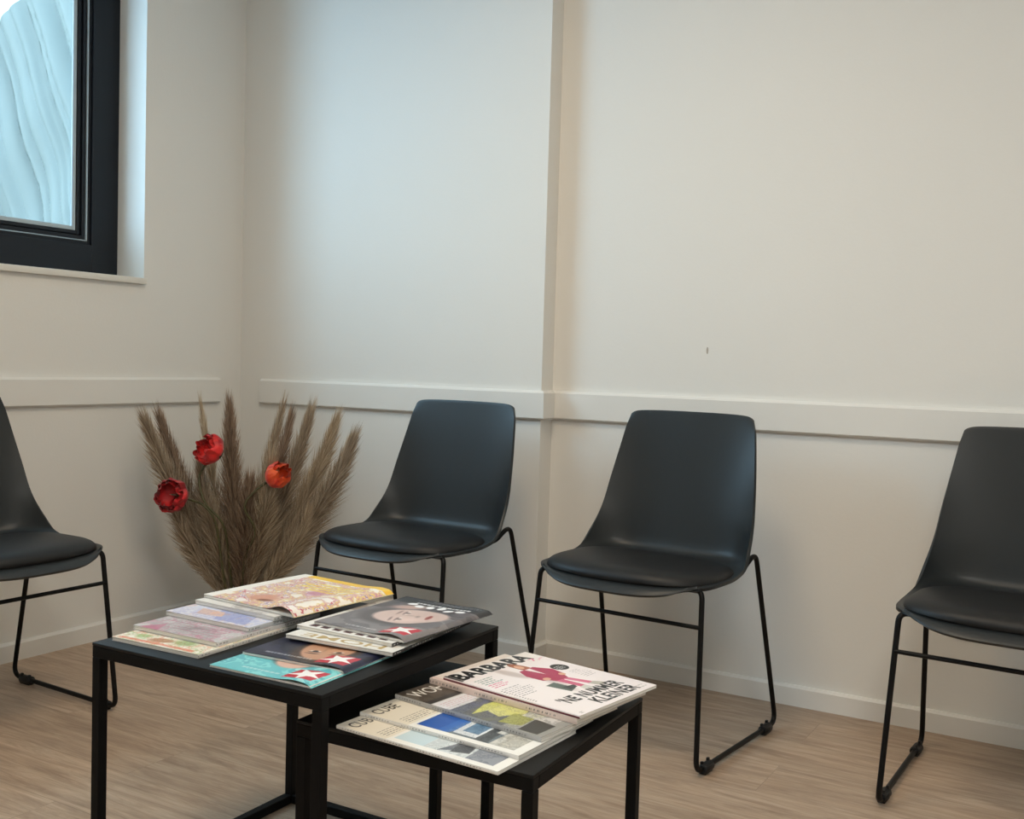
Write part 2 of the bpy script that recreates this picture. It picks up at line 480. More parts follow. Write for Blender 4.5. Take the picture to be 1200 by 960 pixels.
# ------------------------------------------------------------------ nesting tables
def nest_table(name, label, loc, rz, L, M, h, open_side):
    """origin at the near-left corner on the floor; x along the front edge, y to the back"""
    t = 0.020
    root = empty(name, loc, rz); tag(root, label, 'table', 'nesting coffee tables')
    MB().box(0, L, 0, M, h-0.006, h, 0.0012, 2).build('tabletop', M_top, root)
    for (x0, x1, y0, y1) in ((0, L, 0, t), (0, L, M-t, M), (0, t, t, M-t), (L-t, L, t, M-t)):
        MB().box(x0+.0003, x1-.0003, y0+.0003, y1-.0003, h-0.0265, h-0.0061, 0.001, 1).build('apron', M_table, root)
    for (x, y) in ((0, 0), (L-t, 0), (0, M-t), (L-t, M-t)):
        MB().box(x+.0002, x+t-.0002, y+.0002, y+t-.0002, 0, h-0.0267, 0.0012, 1).build('leg', M_table, root)
    bars = {'left': (0, t, t, M-t), 'front': (t, L-t, 0, t), 'back': (t, L-t, M-t, M), 'right': (L-t, L, t, M-t)}
    for k, (x0, x1, y0, y1) in bars.items():
        if k == open_side: continue
        MB().box(x0+.0004, x1-.0004, y0+.0004, y1-.0004, 0.0, t, 0.0012, 1).build('floor_bar', M_table, root)
    return root
TA = (1.4722, -1.8225); TAR = 0.0154
nest_table('side_table', 'taller black steel nesting table carrying two stacks of magazines', (TA[0], TA[1], 0), TAR, 0.533, 0.540, 0.4745, 'right')
SA = (1.903, -1.757); SAR = math.atan2(0.018, 0.441)
nest_table('side_table', 'lower black steel nesting table pulled out to the right with fanned magazines', (SA[0], SA[1], 0), SAR, 0.4414, 0.4314, 0.400, 'left')

# ------------------------------------------------------------------ painted covers
def glyph_tris(text, bold=0.0):
    cu = bpy.data.curves.new('t', 'FONT'); cu.body = text; cu.size = 1.0; cu.offset = bold; cu.resolution_u = 4; cu.space_character = 1.0+1.6*bold
    o = bpy.data.objects.new('t', cu); col.objects.link(o)
    bpy.context.view_layer.update()
    me = o.evaluated_get(bpy.context.evaluated_depsgraph_get()).to_mesh()
    me.calc_loop_triangles()
    co = np.array([v.co[:2] for v in me.vertices]); tr = np.array([t.vertices[:] for t in me.loop_triangles])
    bpy.data.objects.remove(o); bpy.data.curves.remove(cu)
    return co, tr

class Canvas:
    """cover artwork as an array of print colours, metres from the bottom left"""
    def __init__(s, w, l, res, bg):
        s.w, s.l = w, l
        s.nx, s.ny = int(round(w/res))+1, int(round(l/res))+1
        s.x = np.linspace(0, w, s.nx)[None, :]; s.y = np.linspace(0, l, s.ny)[:, None]
        s.c = np.ones((s.ny, s.nx, 3))*np.array(bg, float)
    def put(s, mask, c, a=1.0):
        m = (mask*a)[..., None] if mask.dtype != bool else (mask.astype(float)*a)[..., None]
        s.c = s.c*(1-m)+np.array(c, float)*m
    def rect(s, x0, y0, x1, y1, c, a=1.0): s.put((s.x >= x0) & (s.x <= x1) & (s.y >= y0) & (s.y <= y1), c, a)
    def ell(s, cx, cy, rx, ry, c, rot=0.0, a=1.0, soft=0.0):
        dx = s.x-cx; dy = s.y-cy; cr, sr = math.cos(rot), math.sin(rot)
        d = np.sqrt(((dx*cr+dy*sr)/rx)**2+((-dx*sr+dy*cr)/ry)**2)
        s.put(np.clip((1-d)/soft, 0, 1) if soft > 0 else d < 1, c, a)
    def poly(s, pts, c, a=1.0):
        m = np.zeros((s.ny, s.nx), bool); X = s.x+0*s.y; Y = s.y+0*s.x
        for i in range(len(pts)):
            x1, y1 = pts[i]; x2, y2 = pts[i-1]
            if y1 == y2: continue
            cond = ((Y < y1) != (Y < y2)) & (X < (x2-x1)*(Y-y1)/(y2-y1)+x1)
            m ^= cond
        s.put(m, c, a)
    def text(s, body, x0, y0, x1, y1, c, bold=0.0, a=1.0, fat=0):
        """text stretched into the given box"""
        co, tr = glyph_tris(body, bold)
        mn, mx = co.min(0), co.max(0)
        co = (co-mn)/(mx-mn)*np.array([x1-x0, y1-y0])+np.array([x0, y0])
        dx = s.w/(s.nx-1); dy = s.l/(s.ny-1)
        m = np.zeros((s.ny, s.nx), bool)
        for t in tr:
            p = co[t]; lo = p.min(0); hi = p.max(0)
            i0, i1 = max(0, int(lo[0]/dx)), min(s.nx-1, int(hi[0]/dx)+1); j0, j1 = max(0, int(lo[1]/dy)), min(s.ny-1, int(hi[1]/dy)+1)
            if i1 < i0 or j1 < j0: continue
            X = s.x[:, i0:i1+1]; Y = s.y[j0:j1+1, :]
            def e(a_, b_): return (b_[0]-a_[0])*(Y-a_[1])-(b_[1]-a_[1])*(X-a_[0])
            d1, d2, d3 = e(p[0], p[1]), e(p[1], p[2]), e(p[2], p[0])
            m[j0:j1+1, i0:i1+1] |= ((d1 >= 0) & (d2 >= 0) & (d3 >= 0)) | ((d1 <= 0) & (d2 <= 0) & (d3 <= 0))
        for _ in range(fat):
            q = m.copy(); q[1:] |= m[:-1]; q[:-1] |= m[1:]; q[:, 1:] |= m[:, :-1]; q[:, :-1] |= m[:, 1:]; m = q
        s.put(m, c, a)
    def lines(s, x0, y0, x1, y1, n, c, a=0.8, th=0.45):
        """rows of fine print too small to read"""
        st = (y1-y0)/n
        for k in range(n):
            e = x1-(x1-x0)*rng.uniform(0, 0.35)
            x = x0
            while x < e:
                ww = rng.uniform(0.003, 0.011)
                s.rect(x, y0+k*st, min(x+ww, e), y0+k*st+st*th, c, a); x += ww+0.0022
    def noise(s, cols, sc, x0=0, y0=0, x1=9, y1=9, a=1.0, seed=0, aniso=1.0):
        """mottled picture content from a palette"""
        r = np.random.default_rng(seed)
        f = np.zeros((s.ny, s.nx))
        for o in range(4):
            k = sc*2**o
            g = r.normal(size=(int(s.l*k*aniso)+3, int(s.w*k)+3))
            yi = s.y[:, 0]*k*aniso; xi = s.x[0]*k
            j = yi.astype(int); i = xi.astype(int); fy = (yi-j)[:, None]; fx = (xi-i)[None, :]
            fx = fx*fx*(3-2*fx); fy = fy*fy*(3-2*fy)
            f += (g[j][:, i]*(1-fy)*(1-fx)+g[j][:, i+1]*(1-fy)*fx+g[j+1][:, i]*fy*(1-fx)+g[j+1][:, i+1]*fy*fx)/1.7**o
        rk = np.argsort(np.argsort(f.ravel())).reshape(f.shape)/f.size*(len(cols)-1e-6)
        idx = rk.astype(int); C = np.array(cols, float)[idx]
        m = ((s.x >= x0) & (s.x <= x1) & (s.y >= y0) & (s.y <= y1)).astype(float)[..., None]*a
        s.c = s.c*(1-m)+C*m

def face(cv, cx, cy, r, rot, skin, hair, dark):
    """soft portrait: hair, face, eyes, brows, nose shade and mouth"""
    cr, sr = math.cos(rot), math.sin(rot)
    P = lambda a, b: (cx+r*(a*cr-b*sr), cy+r*(a*sr+b*cr))
    def E(a, b, ra, rb, c, al=1.0, so=0.25, rr=0.0):
        x, y = P(a, b); cv.ell(x, y, ra*r, rb*r, c, rot+rr, al, so)
    E(0, 0.25, 1.15, 1.35, hair, 1, 0.2)
    E(0, 0, 0.86, 1.15, skin, 1, 0.12)
    E(-0.35, -0.1, 0.5, 0.8, tuple(min(255, v*1.12) for v in skin), 0.7, 0.9)
    for g in (-1, 1):
        E(g*0.36, 0.22, 0.21, 0.09, (235, 225, 215), 0.9, 0.3); E(g*0.36, 0.22, 0.10, 0.10, dark, 1, 0.3)
        E(g*0.36, 0.29, 0.25, 0.05, dark, 0.9, 0.5); E(g*0.38, 0.46, 0.30, 0.055, dark, 0.8, 0.6, g*-0.1)
    E(0.06, -0.18, 0.16, 0.10, tuple(v*0.72 for v in skin), 0.8, 0.8)
    E(0.12, 0.05, 0.07, 0.28, tuple(v*0.82 for v in skin), 0.7, 0.9)
    E(0, -0.52, 0.30, 0.10, (168, 84, 78), 0.95, 0.3); E(0, -0.52, 0.28, 0.018, (90, 40, 40), 0.9, 0.5)

def star_badge(cv, x0, y0, w, h):
    cv.poly([(x0, y0), (x0+w*0.95, y0+h*0.06), (x0+w, y0+h), (x0+w*0.04, y0+h*0.96)], (186, 30, 52))
    pts = []
    for k in range(10):
        a = PI/2+k*PI/5; r = 0.56 if k % 2 == 0 else 0.225
        pts.append((x0+w*0.5+r*w*math.cos(a)*1.0, y0+h*0.47+r*h*math.sin(a)))
    cv.poly(pts, (246, 244, 242))

def art_cube(seed):
    cv = Canvas(.225, .318, .00085, (232, 224, 208))
    cv.rect(0, 0, .225, .215, (240, 238, 232))
    cv.text('CUBE', .010, .283, .066, .307, (44, 40, 38), 0.012)
    cv.lines(.012, .222, .095, .248, 4, (96, 90, 84), .75, .3)
    x0, x1, y0, y1 = .013, .214, .018, .208
    if seed == 1:
        cv.rect(x0, y0, x1, y1, (198, 216, 222))
        cv.poly([(x0, .15), (.06, .152), (.09, .140), (.12, .139), (x1, .13), (x1, y0), (x0, y0)], (214, 220, 220))
        cv.poly([(.014, .125), (.075, .108), (.115, .128), (x1, .12), (x1, .095), (.04, .085)], (92, 96, 104))
        cv.poly([(.02, .104), (.06, .112), (.065, .082), (.03, .074)], (56, 58, 62))
        cv.poly([(.07, .10), (.135, .11), (.14, .055), (.075, .06)], (205, 208, 208))
        cv.poly([(.013, .07), (.10, .075), (.16, .02), (.013, .018)], (126, 130, 140))
        cv.rect(.11, y0, x1, .062, (118, 122, 134)); cv.rect(.15, .06, x1, .095, (70, 78, 80))
    else:
        cv.rect(x0, y0, x1, y1, (52, 104, 180)); cv.rect(x0, .165, x1, y1, (38, 88, 168))
        cv.poly([(x0, .145), (.10, .118), (.10, .128), (x1, .14), (x1, y0), (x0, y0)], (86, 98, 104))
        cv.poly([(.02, .140), (.16, .150), (.16, .100), (.02, .092)], (226, 228, 230))
        cv.poly([(.034, .131), (.125, .137), (.125, .104), (.034, .100)], (74, 112, 146))
        cv.poly([(.013, .095), (.20, .10), (.20, .085), (.013, .070)], (48, 52, 54))
        cv.rect(.06, .068, .15, .082, (208, 206, 198))
        cv.noise([(104, 112, 72), (140, 142, 110), (70, 78, 58), (166, 164, 150)], 60, .10, .018, x1, .09, 1.0, 4)
        cv.noise([(196, 190, 176), (176, 170, 156), (206, 202, 192)], 45, .013, .018, .12, .066, 1.0, 5)
        cv.poly([(.07, .066), (.12, .07), (.15, .02), (.09, .02)], (168, 158, 132))
    cv.noise([(220, 222, 222), (90, 98, 104), (200, 204, 206), (130, 138, 144)], 75, x0, y0, x1, .15, .22, 14+seed)
    return cv, (226, 224, 220)

def art_wohnen():
    cv = Canvas(.22, .315, .00085, (206, 204, 200))
    cv.rect(0, .245, .22, .315, (86, 78, 70)); cv.noise([(92, 84, 76), (78, 70, 62), (104, 98, 90)], 18, 0, .24, .22, .315, .8, 9)
    cv.text('WOHNEN', .012, .272, .150, .302, (236, 232, 226), 0.0)
    cv.rect(0, .232, .22, .246, (58, 54, 52))
    cv.rect(0, .190, .10, .230, (224, 222, 226)); cv.lines(.01, .198, .085, .225, 4, (196, 120, 130), .6, .35)
    cv.rect(.105, .195, .22, .238, (226, 214, 212)); cv.lines(.115, .2, .2, .232, 4, (206, 120, 120), .5, .35)
    cv.rect(0, .165, .22, .19, (66, 72, 98)); cv.rect(.07, .15, .22, .194, (70, 76, 104))
    cv.rect(0, 0, .22, .165, (150, 148, 142))
    cv.poly([(.0, .165), (.10, .172), (.14, .12), (.10, .075), (0, .08)], (74, 76, 84))
    cv.poly([(.01, .150), (.06, .166), (.14, .158), (.19, .150), (.18, .125), (.12, .128), (.07, .135)], (206, 204, 96))
    cv.poly([(.04, .140), (.10, .145), (.12, .100), (.07, .085), (.03, .11)], (216, 212, 118))
    cv.poly([(.10, .13), (.16, .14), (.20, .105), (.15, .095)], (184, 182, 70))
    cv.poly([(.01, .095), (.06, .10), (.075, .06), (.02, .055)], (150, 150, 60))
    cv.poly([(.11, .10), (.20, .098), (.20, .055), (.12, .07)], (112, 108, 104))
    cv.noise([(196, 192, 188), (164, 160, 156), (210, 206, 200)], 60, .06, .02, .21, .085, .9, 11)
    cv.noise([(200, 198, 140), (120, 120, 112), (214, 212, 180), (96, 96, 104), (190, 188, 186)], 70, 0, .05, .22, .2, .28, 12)
    cv.lines(.09, .02, .19, .055, 5, (96, 92, 100), .6, .35)
    cv.poly([(.005, .05), (.06, .056), (.055, .012), (.005, .012)], (60, 58, 52))
    return cv, (176, 176, 176)

def art_plain():
    cv = Canvas(.215, .32, .0012, (232, 222, 216))
    cv.rect(0, 0, .215, .32, (236, 226, 220)); cv.rect(.0, 0, .012, .32, (228, 206, 200))
    cv.noise([(236, 226, 220), (222, 204, 198), (240, 236, 232)], 20, .02, .02, .2, .27, .7, 3)
    return cv, (226, 206, 196)

def art_barbara():
    W_, L_ = .2308, .300
    cv = Canvas(W_, L_, .0007, (238, 228, 228))
    cv.rect(0, 0, W_, L_, (240, 231, 231))
    cv.ell(.08, .10, .13, .2, (244, 236, 235), 0, .8, .8)
    cv.rect(0, .262, W_, L_, (240, 236, 234))
    cv.text('BARBARA', .008, .259, .206, .297, (20, 20, 22), 0.02, fat=2)
    cv.text('7,-', .190, .245, .222, .262, (224, 120, 150), 0.01)
    cv.lines(.014, .212, .062, .246, 4, (108, 140, 132), .8, .42)
    cv.lines(.014, .190, .062, .212, 3, (214, 92, 132), .85, .45)
    cv.lines(.014, .130, .074, .182, 7, (90, 86, 88), .75, .25)
    keep = cv.y; cv.y = (cv.y-0.158)/1.20+0.150   # figure drawn 20 % taller
    # long soft cast on the studio floor beside the figure (printed)
    cv.ell(.098, .205, .016, .040, (196, 182, 178), .15, .9, .5); cv.ell(.112, .125, .014, .05, (206, 192, 190), -.2, .8, .6)
    # woman in pink suit standing
    cv.ell(.140, .226, .0105, .016, (150, 84, 52), 0); cv.ell(.142, .214, .012, .022, (168, 96, 60), .1)
    cv.ell(.140, .219, .0072, .0095, (226, 178, 150), 0)
    cv.poly([(.118, .204), (.160, .206), (.166, .150), (.154, .132), (.122, .134), (.110, .160)], (172, 52, 88))
    cv.poly([(.118, .204), (.104, .180), (.106, .150), (.116, .146), (.122, .176)], (168, 44, 84))
    cv.poly([(.160, .206), (.178, .178), (.170, .150), (.158, .154), (.162, .176)], (176, 48, 90))
    cv.poly([(.134, .204), (.148, .204), (.142, .168)], (240, 226, 224)); cv.ell(.120, .152, .008, .006, (222, 172, 146)); cv.ell(.165, .152, .007, .006, (222, 172, 146))
    cv.poly([(.122, .136), (.140, .136), (.142, .094), (.128, .092)], (206, 96, 130)); cv.poly([(.142, .136), (.156, .134), (.168, .098), (.154, .094)], (214, 112, 142))
    cv.poly([(.124, .094), (.142, .096), (.144, .078), (.122, .080)], (210, 208, 200)); cv.poly([(.152, .096), (.170, .098), (.182, .082), (.160, .078)], (186, 182, 172))
    cv.poly([(.086, .132), (.112, .134), (.116, .096), (.094, .090)], (92, 104, 98)); cv.poly([(.100, .112), (.128, .108), (.124, .098), (.102, .096)], (56, 62, 62))
    cv.y = keep
    cv.ell(.196, .190, .0175, .0185, (22, 24, 28)); cv.text('Mut', .186, .190, .205, .199, (232, 232, 232), .02) if False else cv.lines(.185, .181, .207, .200, 3, (220, 222, 222), .9, .4)
    cv.lines(.186, .120, .222, .165, 7, (150, 146, 148), .6, .28)
    cv.text("'NE NUMMER", .034, .047, .200, .078, (16, 16, 18), 0.035, fat=0)
    cv.text('KLEINER', .078, .012, .200, .042, (16, 16, 18), 0.035, fat=0)
    cv.lines(.006, .095, .012, .175, 14, (60, 56, 58), .7, .4); cv.lines(.012, .006, .022, .014, 2, (90, 90, 90), .7, .4)
    cv.lines(.196, .012, .222, .03, 2, (150, 150, 140), .5, .4)
    cv.rect(0, L_-.045, .006, L_, (40, 34, 36))
    return cv, [(240, 231, 231), (236, 226, 226), (112, 40, 56), (112, 40, 56), (90, 30, 44)]

def art_portrait(kind):
    W_, L_ = .216, .277
    if kind == 'turquoise':
        cv = Canvas(W_, L_, .0012, (112, 196, 202)); cv.noise([(104, 190, 198), (136, 212, 214), (90, 176, 188), (160, 222, 222)], 22, a=.9, seed=21)
        face(cv, .105, .165, .052, PI+.1, (214, 176, 160), (60, 44, 44), (40, 30, 34))
        sp = (120, 196, 200)
    elif kind == 'navy':
        cv = Canvas(W_, L_, .0012, (26, 29, 46)); cv.noise([(32, 36, 58), (40, 44, 70), (26, 28, 48)], 10, a=.9, seed=22)
        face(cv, .092, .190, .060, PI/2*0+.25, (190, 142, 112), (58, 40, 32), (30, 22, 22))
        sp = (30, 36, 70)
    else:
        cv = Canvas(W_, L_, .0012, (112, 108, 110)); cv.noise([(116, 112, 114), (104, 100, 104), (128, 124, 126)], 8, a=.9, seed=23)
        cv.rect(0, 0, W_, .045, (30, 30, 34)); cv.noise([(60, 56, 60), (84, 78, 82), (110, 104, 106)], 14, .0, .045, W_, .11, .8, 24)
        face(cv, .098, .135, .070, -1.25, (206, 182, 174), (84, 78, 80), (128, 104, 102))
        cv.ell(.15, .075, .05, .022, (198, 168, 158), .5, .9, .6)
        x = .03
        for k in range(6):
            cv.ell(x+.012, .052+.006*math.sin(k*2.1), .013, .010, (240, 240, 242), k*.7, 1, .3); x += .024
        cv.lines(.03, .030, .17, .045, 1, (240, 240, 242), .9, .5); cv.lines(.02, .008, .19, .024, 2, (190, 188, 190), .6, .35)
        sp = (60, 58, 60)
    # red box with star sits at the title corner beside the spine
    star_badge(cv, .010, .212, .062, .052)
    cv.lines(.085, .25, .19, .262, 1, (236, 236, 236), .55, .5)
    return cv, sp

def art_home():
    cv = Canvas(.232, .277, .0012, (228, 226, 220)); 
    cv.noise([(226, 224, 218), (214, 212, 206), (198, 192, 184)], 9, 0, 0, .232, .2, 1, 31)
    cv.text('HOME', .030, .247, .205, .270, (176, 150, 96), 0.01)
    return cv, (24, 24, 26)
def art_letters():
    cv = Canvas(.222, .277, .0012, (232, 230, 226))
    cv.noise([(226, 224, 220), (190, 184, 176), (150, 140, 134)], 9, 0, 0, .222, .2, 1, 33)
    for k in range(7): cv.rect(.020+k*.027, .250, .038+k*.027, .268, (70, 34, 40))
    return cv, (22, 22, 24)
def art_mottle(w_, cols, sc, seed, sp, extra=None):
    cv = Canvas(w_, .28, .0012, cols[0]); cv.noise(cols, sc, seed=seed)
    if extra: extra(cv)
    return cv, sp

def make_magazine(label, pose, t, art, bulge=0.0, group='magazines', sag=0.0, spine_text=(60, 60, 64), lip=0.0):
    """pose: spine bottom corner x, y, top z, heading; the cover lies in +x from the spine, +y to its top edge"""
    cv, sp = art
    x, y, z, a = pose
    w_, l_ = cv.w, cv.l
    root = empty('magazine', (x, y, z-t), a); tag(root, label, 'magazine', group)
    def top(u, v, th):
        zz = th*np.ones_like(u+v)
        if bulge > 0:
            f = np.clip(0.35+0.65*(v/l_)**2, 0, 1)
            zz = zz+bulge*f*np.exp(-((u-0.032)/0.030)**2)
            zz = zz-(th+bulge*f*0.32-0.001*0)*np.clip(1-u/0.012, 0, 1)**2*0.9*(th > 0.003)
        zz = zz+sag*np.sin(PI*np.clip(v/l_, 0, 1))*np.ones_like(u)
        zz = zz+lip*(u/w_)**2*np.ones_like(v)
        return zz
    # cover: printed sheet, spine strip and back sheet in one mesh
    Z = top(cv.x, cv.y, t)
    X = cv.x+0*cv.y; Y = cv.y+0*cv.x
    ny, nx = X.shape
    co = np.stack([X, Y, Z], -1).reshape(-1, 3)
    colr = lin(cv.c).reshape(-1, 3)
    idx = np.arange(nx*ny).reshape(ny, nx)
    q = np.stack([idx[:-1, :-1], idx[:-1, 1:], idx[1:, 1:], idx[1:, :-1]], -1).reshape(-1, 4)
    # spine strip
    ns = 5; k0 = len(co)
    zt = Z[:, 0]
    S = []; SC = []
    bands = (np.sin(np.arange(ny)*0.9)+np.sin(np.arange(ny)*2.3+1) > 0.55) & (np.arange(ny) % 90 > 30)
    for k in range(ns):
        f = k/(ns-1)
        bul = -0.0006*math.sin(PI*f)-(0.002*math.sin(PI*f) if bulge > 0 else 0)
        S.append(np.stack([np.full(ny, bul), Y[:, 0], zt*(1-f)], -1))
        c = np.tile(lin(sp[k] if isinstance(sp, list) else sp), (ny, 1))
        if k == 2 and not isinstance(sp, list): c[bands] = lin(spine_text)
        SC.append(c)
    S = np.array(S).reshape(-1, 3); SC = np.array(SC).reshape(-1, 3)
    si = k0+np.arange(ns*ny).reshape(ns, ny)
    q2 = np.stack([si[:-1, :-1], si[1:, :-1], si[1:, 1:], si[:-1, 1:]], -1).reshape(-1, 4)
    b0 = k0+ns*ny
    B = np.array([[0, 0, 0], [w_, 0, 0], [w_, l_, 0], [0, l_, 0]], float); q3 = np.array([[b0+3, b0+2, b0+1, b0]])
    co = np.concatenate([co, S, B]); cl = np.concatenate([colr, SC, np.tile(lin((214, 212, 208)), (4, 1))])
    q = np.concatenate([q, q2, q3])
    me = bpy.data.meshes.new('cover')
    me.vertices.add(len(co)); me.vertices.foreach_set('co', co.ravel())
    me.loops.add(q.size); me.loops.foreach_set('vertex_index', q.ravel().astype(np.int32))
    me.polygons.add(len(q)); me.polygons.foreach_set('loop_start', np.arange(0, q.size, 4, dtype=np.int32))
    try: me.polygons.foreach_set('loop_total', np.full(len(q), 4, dtype=np.int32))
    except Exception: pass
    me.update(calc_edges=True); me.validate()
    at = me.attributes.new('print', 'FLOAT_COLOR', 'POINT')
    at.data.foreach_set('color', np.concatenate([cl, np.ones((len(cl), 1))], 1).astype(np.float32).ravel())
    me.polygons.foreach_set('use_smooth', [True]*len(me.polygons))
    me.materials.append(M_cover)
    link(bpy.data.objects.new('cover', me), root)
    # page block
    mb = MB(); us = np.concatenate([[0.0012, 0.004, 0.008, 0.012, 0.018], np.linspace(0.03, w_-0.0012, 10)]); vs = np.linspace(0.0008, l_-0.0008, 12)
    U, Vv = np.meshgrid(us, vs)
    thp = t-0.0006
    Zt = top(U, Vv, thp) if bulge == 0 else np.minimum(top(U, Vv, thp), thp+sag*np.sin(PI*Vv/l_)+lip*(U/w_)**2)-0.0003
    Zt = np.maximum(Zt, 0.0008)
    T_ = mb.grid(np.stack([U, Vv, Zt], -1)); B_ = mb.grid(np.stack([U, Vv, 0*U+0.0004], -1), True)
    n0, n1 = len(T_), len(T_[0])
    for j in range(n1-1):
        mb.bm.faces.new((T_[0][j+1], T_[0][j], B_[0][j], B_[0][j+1])); mb.bm.faces.new((T_[-1][j], T_[-1][j+1], B_[-1][j+1], B_[-1][j]))
    for i in range(n0-1):
        mb.bm.faces.new((T_[i][0], T_[i+1][0], B_[i+1][0], B_[i][0])); mb.bm.faces.new((T_[i+1][-1], T_[i][-1], B_[i][-1], B_[i+1][-1]))
    mb.build('pages', M_pages, root, smooth=False)
    return root

G1 = 'fanned magazines on the lower table'; G2 = 'left stack of magazines on the taller table'; G3 = 'right stack of magazines on the taller table'
E = 0.0004
z = 0.400+E
for lab, x, y, a, t, art, kw in (
    ('cream topped home magazine with pale sky picture, lowest of the fan', 2.3014, -1.769, 1.5163, .0055, art_cube(1), {}),
    ('cream topped home magazine with deep blue sky and white framed window picture', 2.3040, -1.7135, 1.5133, .0065, art_cube(2), {}),
    ('home magazine with dark title band and yellow green picture', 2.3051, -1.6469, 1.4434, .0085, art_wohnen(), {'lip': -.000}),
    ('pale pink spined magazine almost hidden under the one with a woman in pink', 2.3245, -1.5655, 1.4429, .0105, art_plain(), {}),
    ('white magazine with woman in pink suit and bold black headline, top of the fan', 2.3300, -1.5667, 1.4152, .0052, art_barbara(), {}),
):
    z += t; make_magazine(lab, (x, y, z, a), t, art, group=G1, **kw); z += E

sk = [(232, 196, 172), (206, 150, 120)]
def ex_l3(cv):
    cv.poly([(.02, .27), (.10, .27), (.14, .21), (.05, .20)], (126, 136, 190)); cv.poly([(.10, .25), (.16, .26), (.18, .22), (.12, .22)], (214, 160, 132)); cv.ell(.09, .19, .03, .02, (218, 168, 142)); cv.noise([(210, 212, 226), (176, 180, 216), (226, 224, 228), (222, 190, 176)], 46, a=.45, seed=53); cv.lines(.02, .255, .19, .272, 2, (150, 150, 200), .6, .5)
def ex_l2(cv):
    cv.ell(.10, .235, .05, .028, (96, 90, 94), .2, .8, .8); cv.ell(.085, .24, .02, .012, (206, 204, 206), .2, .8, .6); cv.noise([(186, 184, 184), (150, 146, 150), (176, 110, 134), (204, 202, 202), (168, 166, 168)], 60, a=.45, seed=52); cv.poly([(.15, .28), (.2, .28), (.17, .235)], (184, 104, 132), .7); cv.lines(.03, .20, .19, .262, 5, (176, 96, 124), .5, .35)
def ex_l1(cv):
    cv.rect(.02, .265, .2, .275, (214, 84, 60), .8); cv.ell(.12, .25, .03, .014, (150, 88, 52), .2, 1, .3); cv.ell(.07, .24, .03, .02, (108, 150, 78), 0, .9, .5); cv.ell(.17, .245, .02, .016, (128, 170, 96), 0, .9, .5); cv.noise([(240, 236, 226), (196, 206, 160), (224, 150, 120), (240, 238, 230), (206, 190, 160)], 70, a=.4, seed=51)
def ex_l5(cv):
    cv.ell(.15, .22, .04, .035, (206, 150, 128), .3, .9, .4); cv.ell(.13, .235, .022, .012, (130, 84, 70), .3, .9, .5); cv.ell(.10, .12, .03, .04, (188, 120, 150), .3, .8, .6)
    cv.rect(.0, .0, .262, .022, (240, 196, 60), .95); cv.lines(.03, .05, .2, .12, 4, (236, 210, 60), .9, .6); cv.rect(.235, .0, .27, .28, (240, 236, 228))
z = 0.4745+E
for lab, x, y, a, t, art, kw in (
    ('magazine with white, green and orange cover, bottom of the left stack', 1.6915, -1.5063, 3.1817, .0072,
     art_mottle(.2128, [(240, 236, 226), (232, 228, 216), (214, 150, 120), (236, 232, 222), (164, 186, 138), (238, 234, 222)], 40, 41, (220, 216, 208), ex_l1), {}),
    ('magazine with grey and pink cover, second from the bottom of the left stack', 1.6889, -1.4552, 3.1588, .0082,
     art_mottle(.2142, [(186, 184, 184), (168, 166, 168), (196, 150, 164), (206, 204, 204)], 20, 42, (216, 214, 214), ex_l2), {}),
    ('magazine with lilac and blue cover and white spine, middle of the left stack', 1.6876, -1.3718, 3.1466, .0085,
     art_mottle(.2197, [(206, 208, 222), (186, 186, 216), (224, 222, 226), (206, 202, 214)], 16, 43, (206, 208, 210), ex_l3), {}),
    ('thick grey edged magazine under the curled yellow and pink one', 1.7040, -1.3089, 3.0997, .0080,
     art_mottle(.2231, [(224, 220, 214), (206, 202, 200), (186, 180, 176)], 14, 44, (190, 190, 188)), {}),
    ('curled magazine with yellow and pink cover, top of the left stack', 1.7494, -1.2955, 3.0600, .0060,
     art_mottle(.262, [(240, 234, 224), (226, 206, 150), (204, 150, 168), (222, 184, 162), (238, 214, 120), (168, 146, 184), (242, 236, 230), (196, 110, 120), (238, 232, 226)], 42, 45, (206, 190, 140), ex_l5), {'bulge': .0105, 'sag': .001}),
):
    z += t; make_magazine(lab, (x, y, z, a), t, art, group=G2, **kw); z += E
z = 0.4745+E
for lab, x, y, a, t, art, kw in (
    ('thin magazine with turquoise cover and red star box, bottom of the right stack', 1.9575, -1.5224, 3.1819, .0036, art_portrait('turquoise'), {'bulge': .0042}),
    ('thin magazine with dark blue portrait cover and red star box, second from bottom', 1.9464, -1.4387, 3.2145, .0046, art_portrait('navy'), {'bulge': .0040}),
    ('white magazine with gold title letters and black spine, middle of the right stack', 1.9701, -1.3374, 3.2137, .0066, art_home(), {'spine_text': (214, 214, 214)}),
    ('white magazine with dark letters and black spine under the grey portrait', 1.9681, -1.3105, 3.1423, .0066, art_letters(), {'spine_text': (214, 214, 214)}),
    ('magazine with grey portrait cover and red star box, top of the right stack', 1.9952, -1.2972, 3.1030, .0050, art_portrait('grey'), {'bulge': .0060}),
):
    z += t+ (0.004 if lab.startswith('white magazine with gold') else 0); make_magazine(lab, (x, y, z, a), t, art, group=G3, **kw); z += E

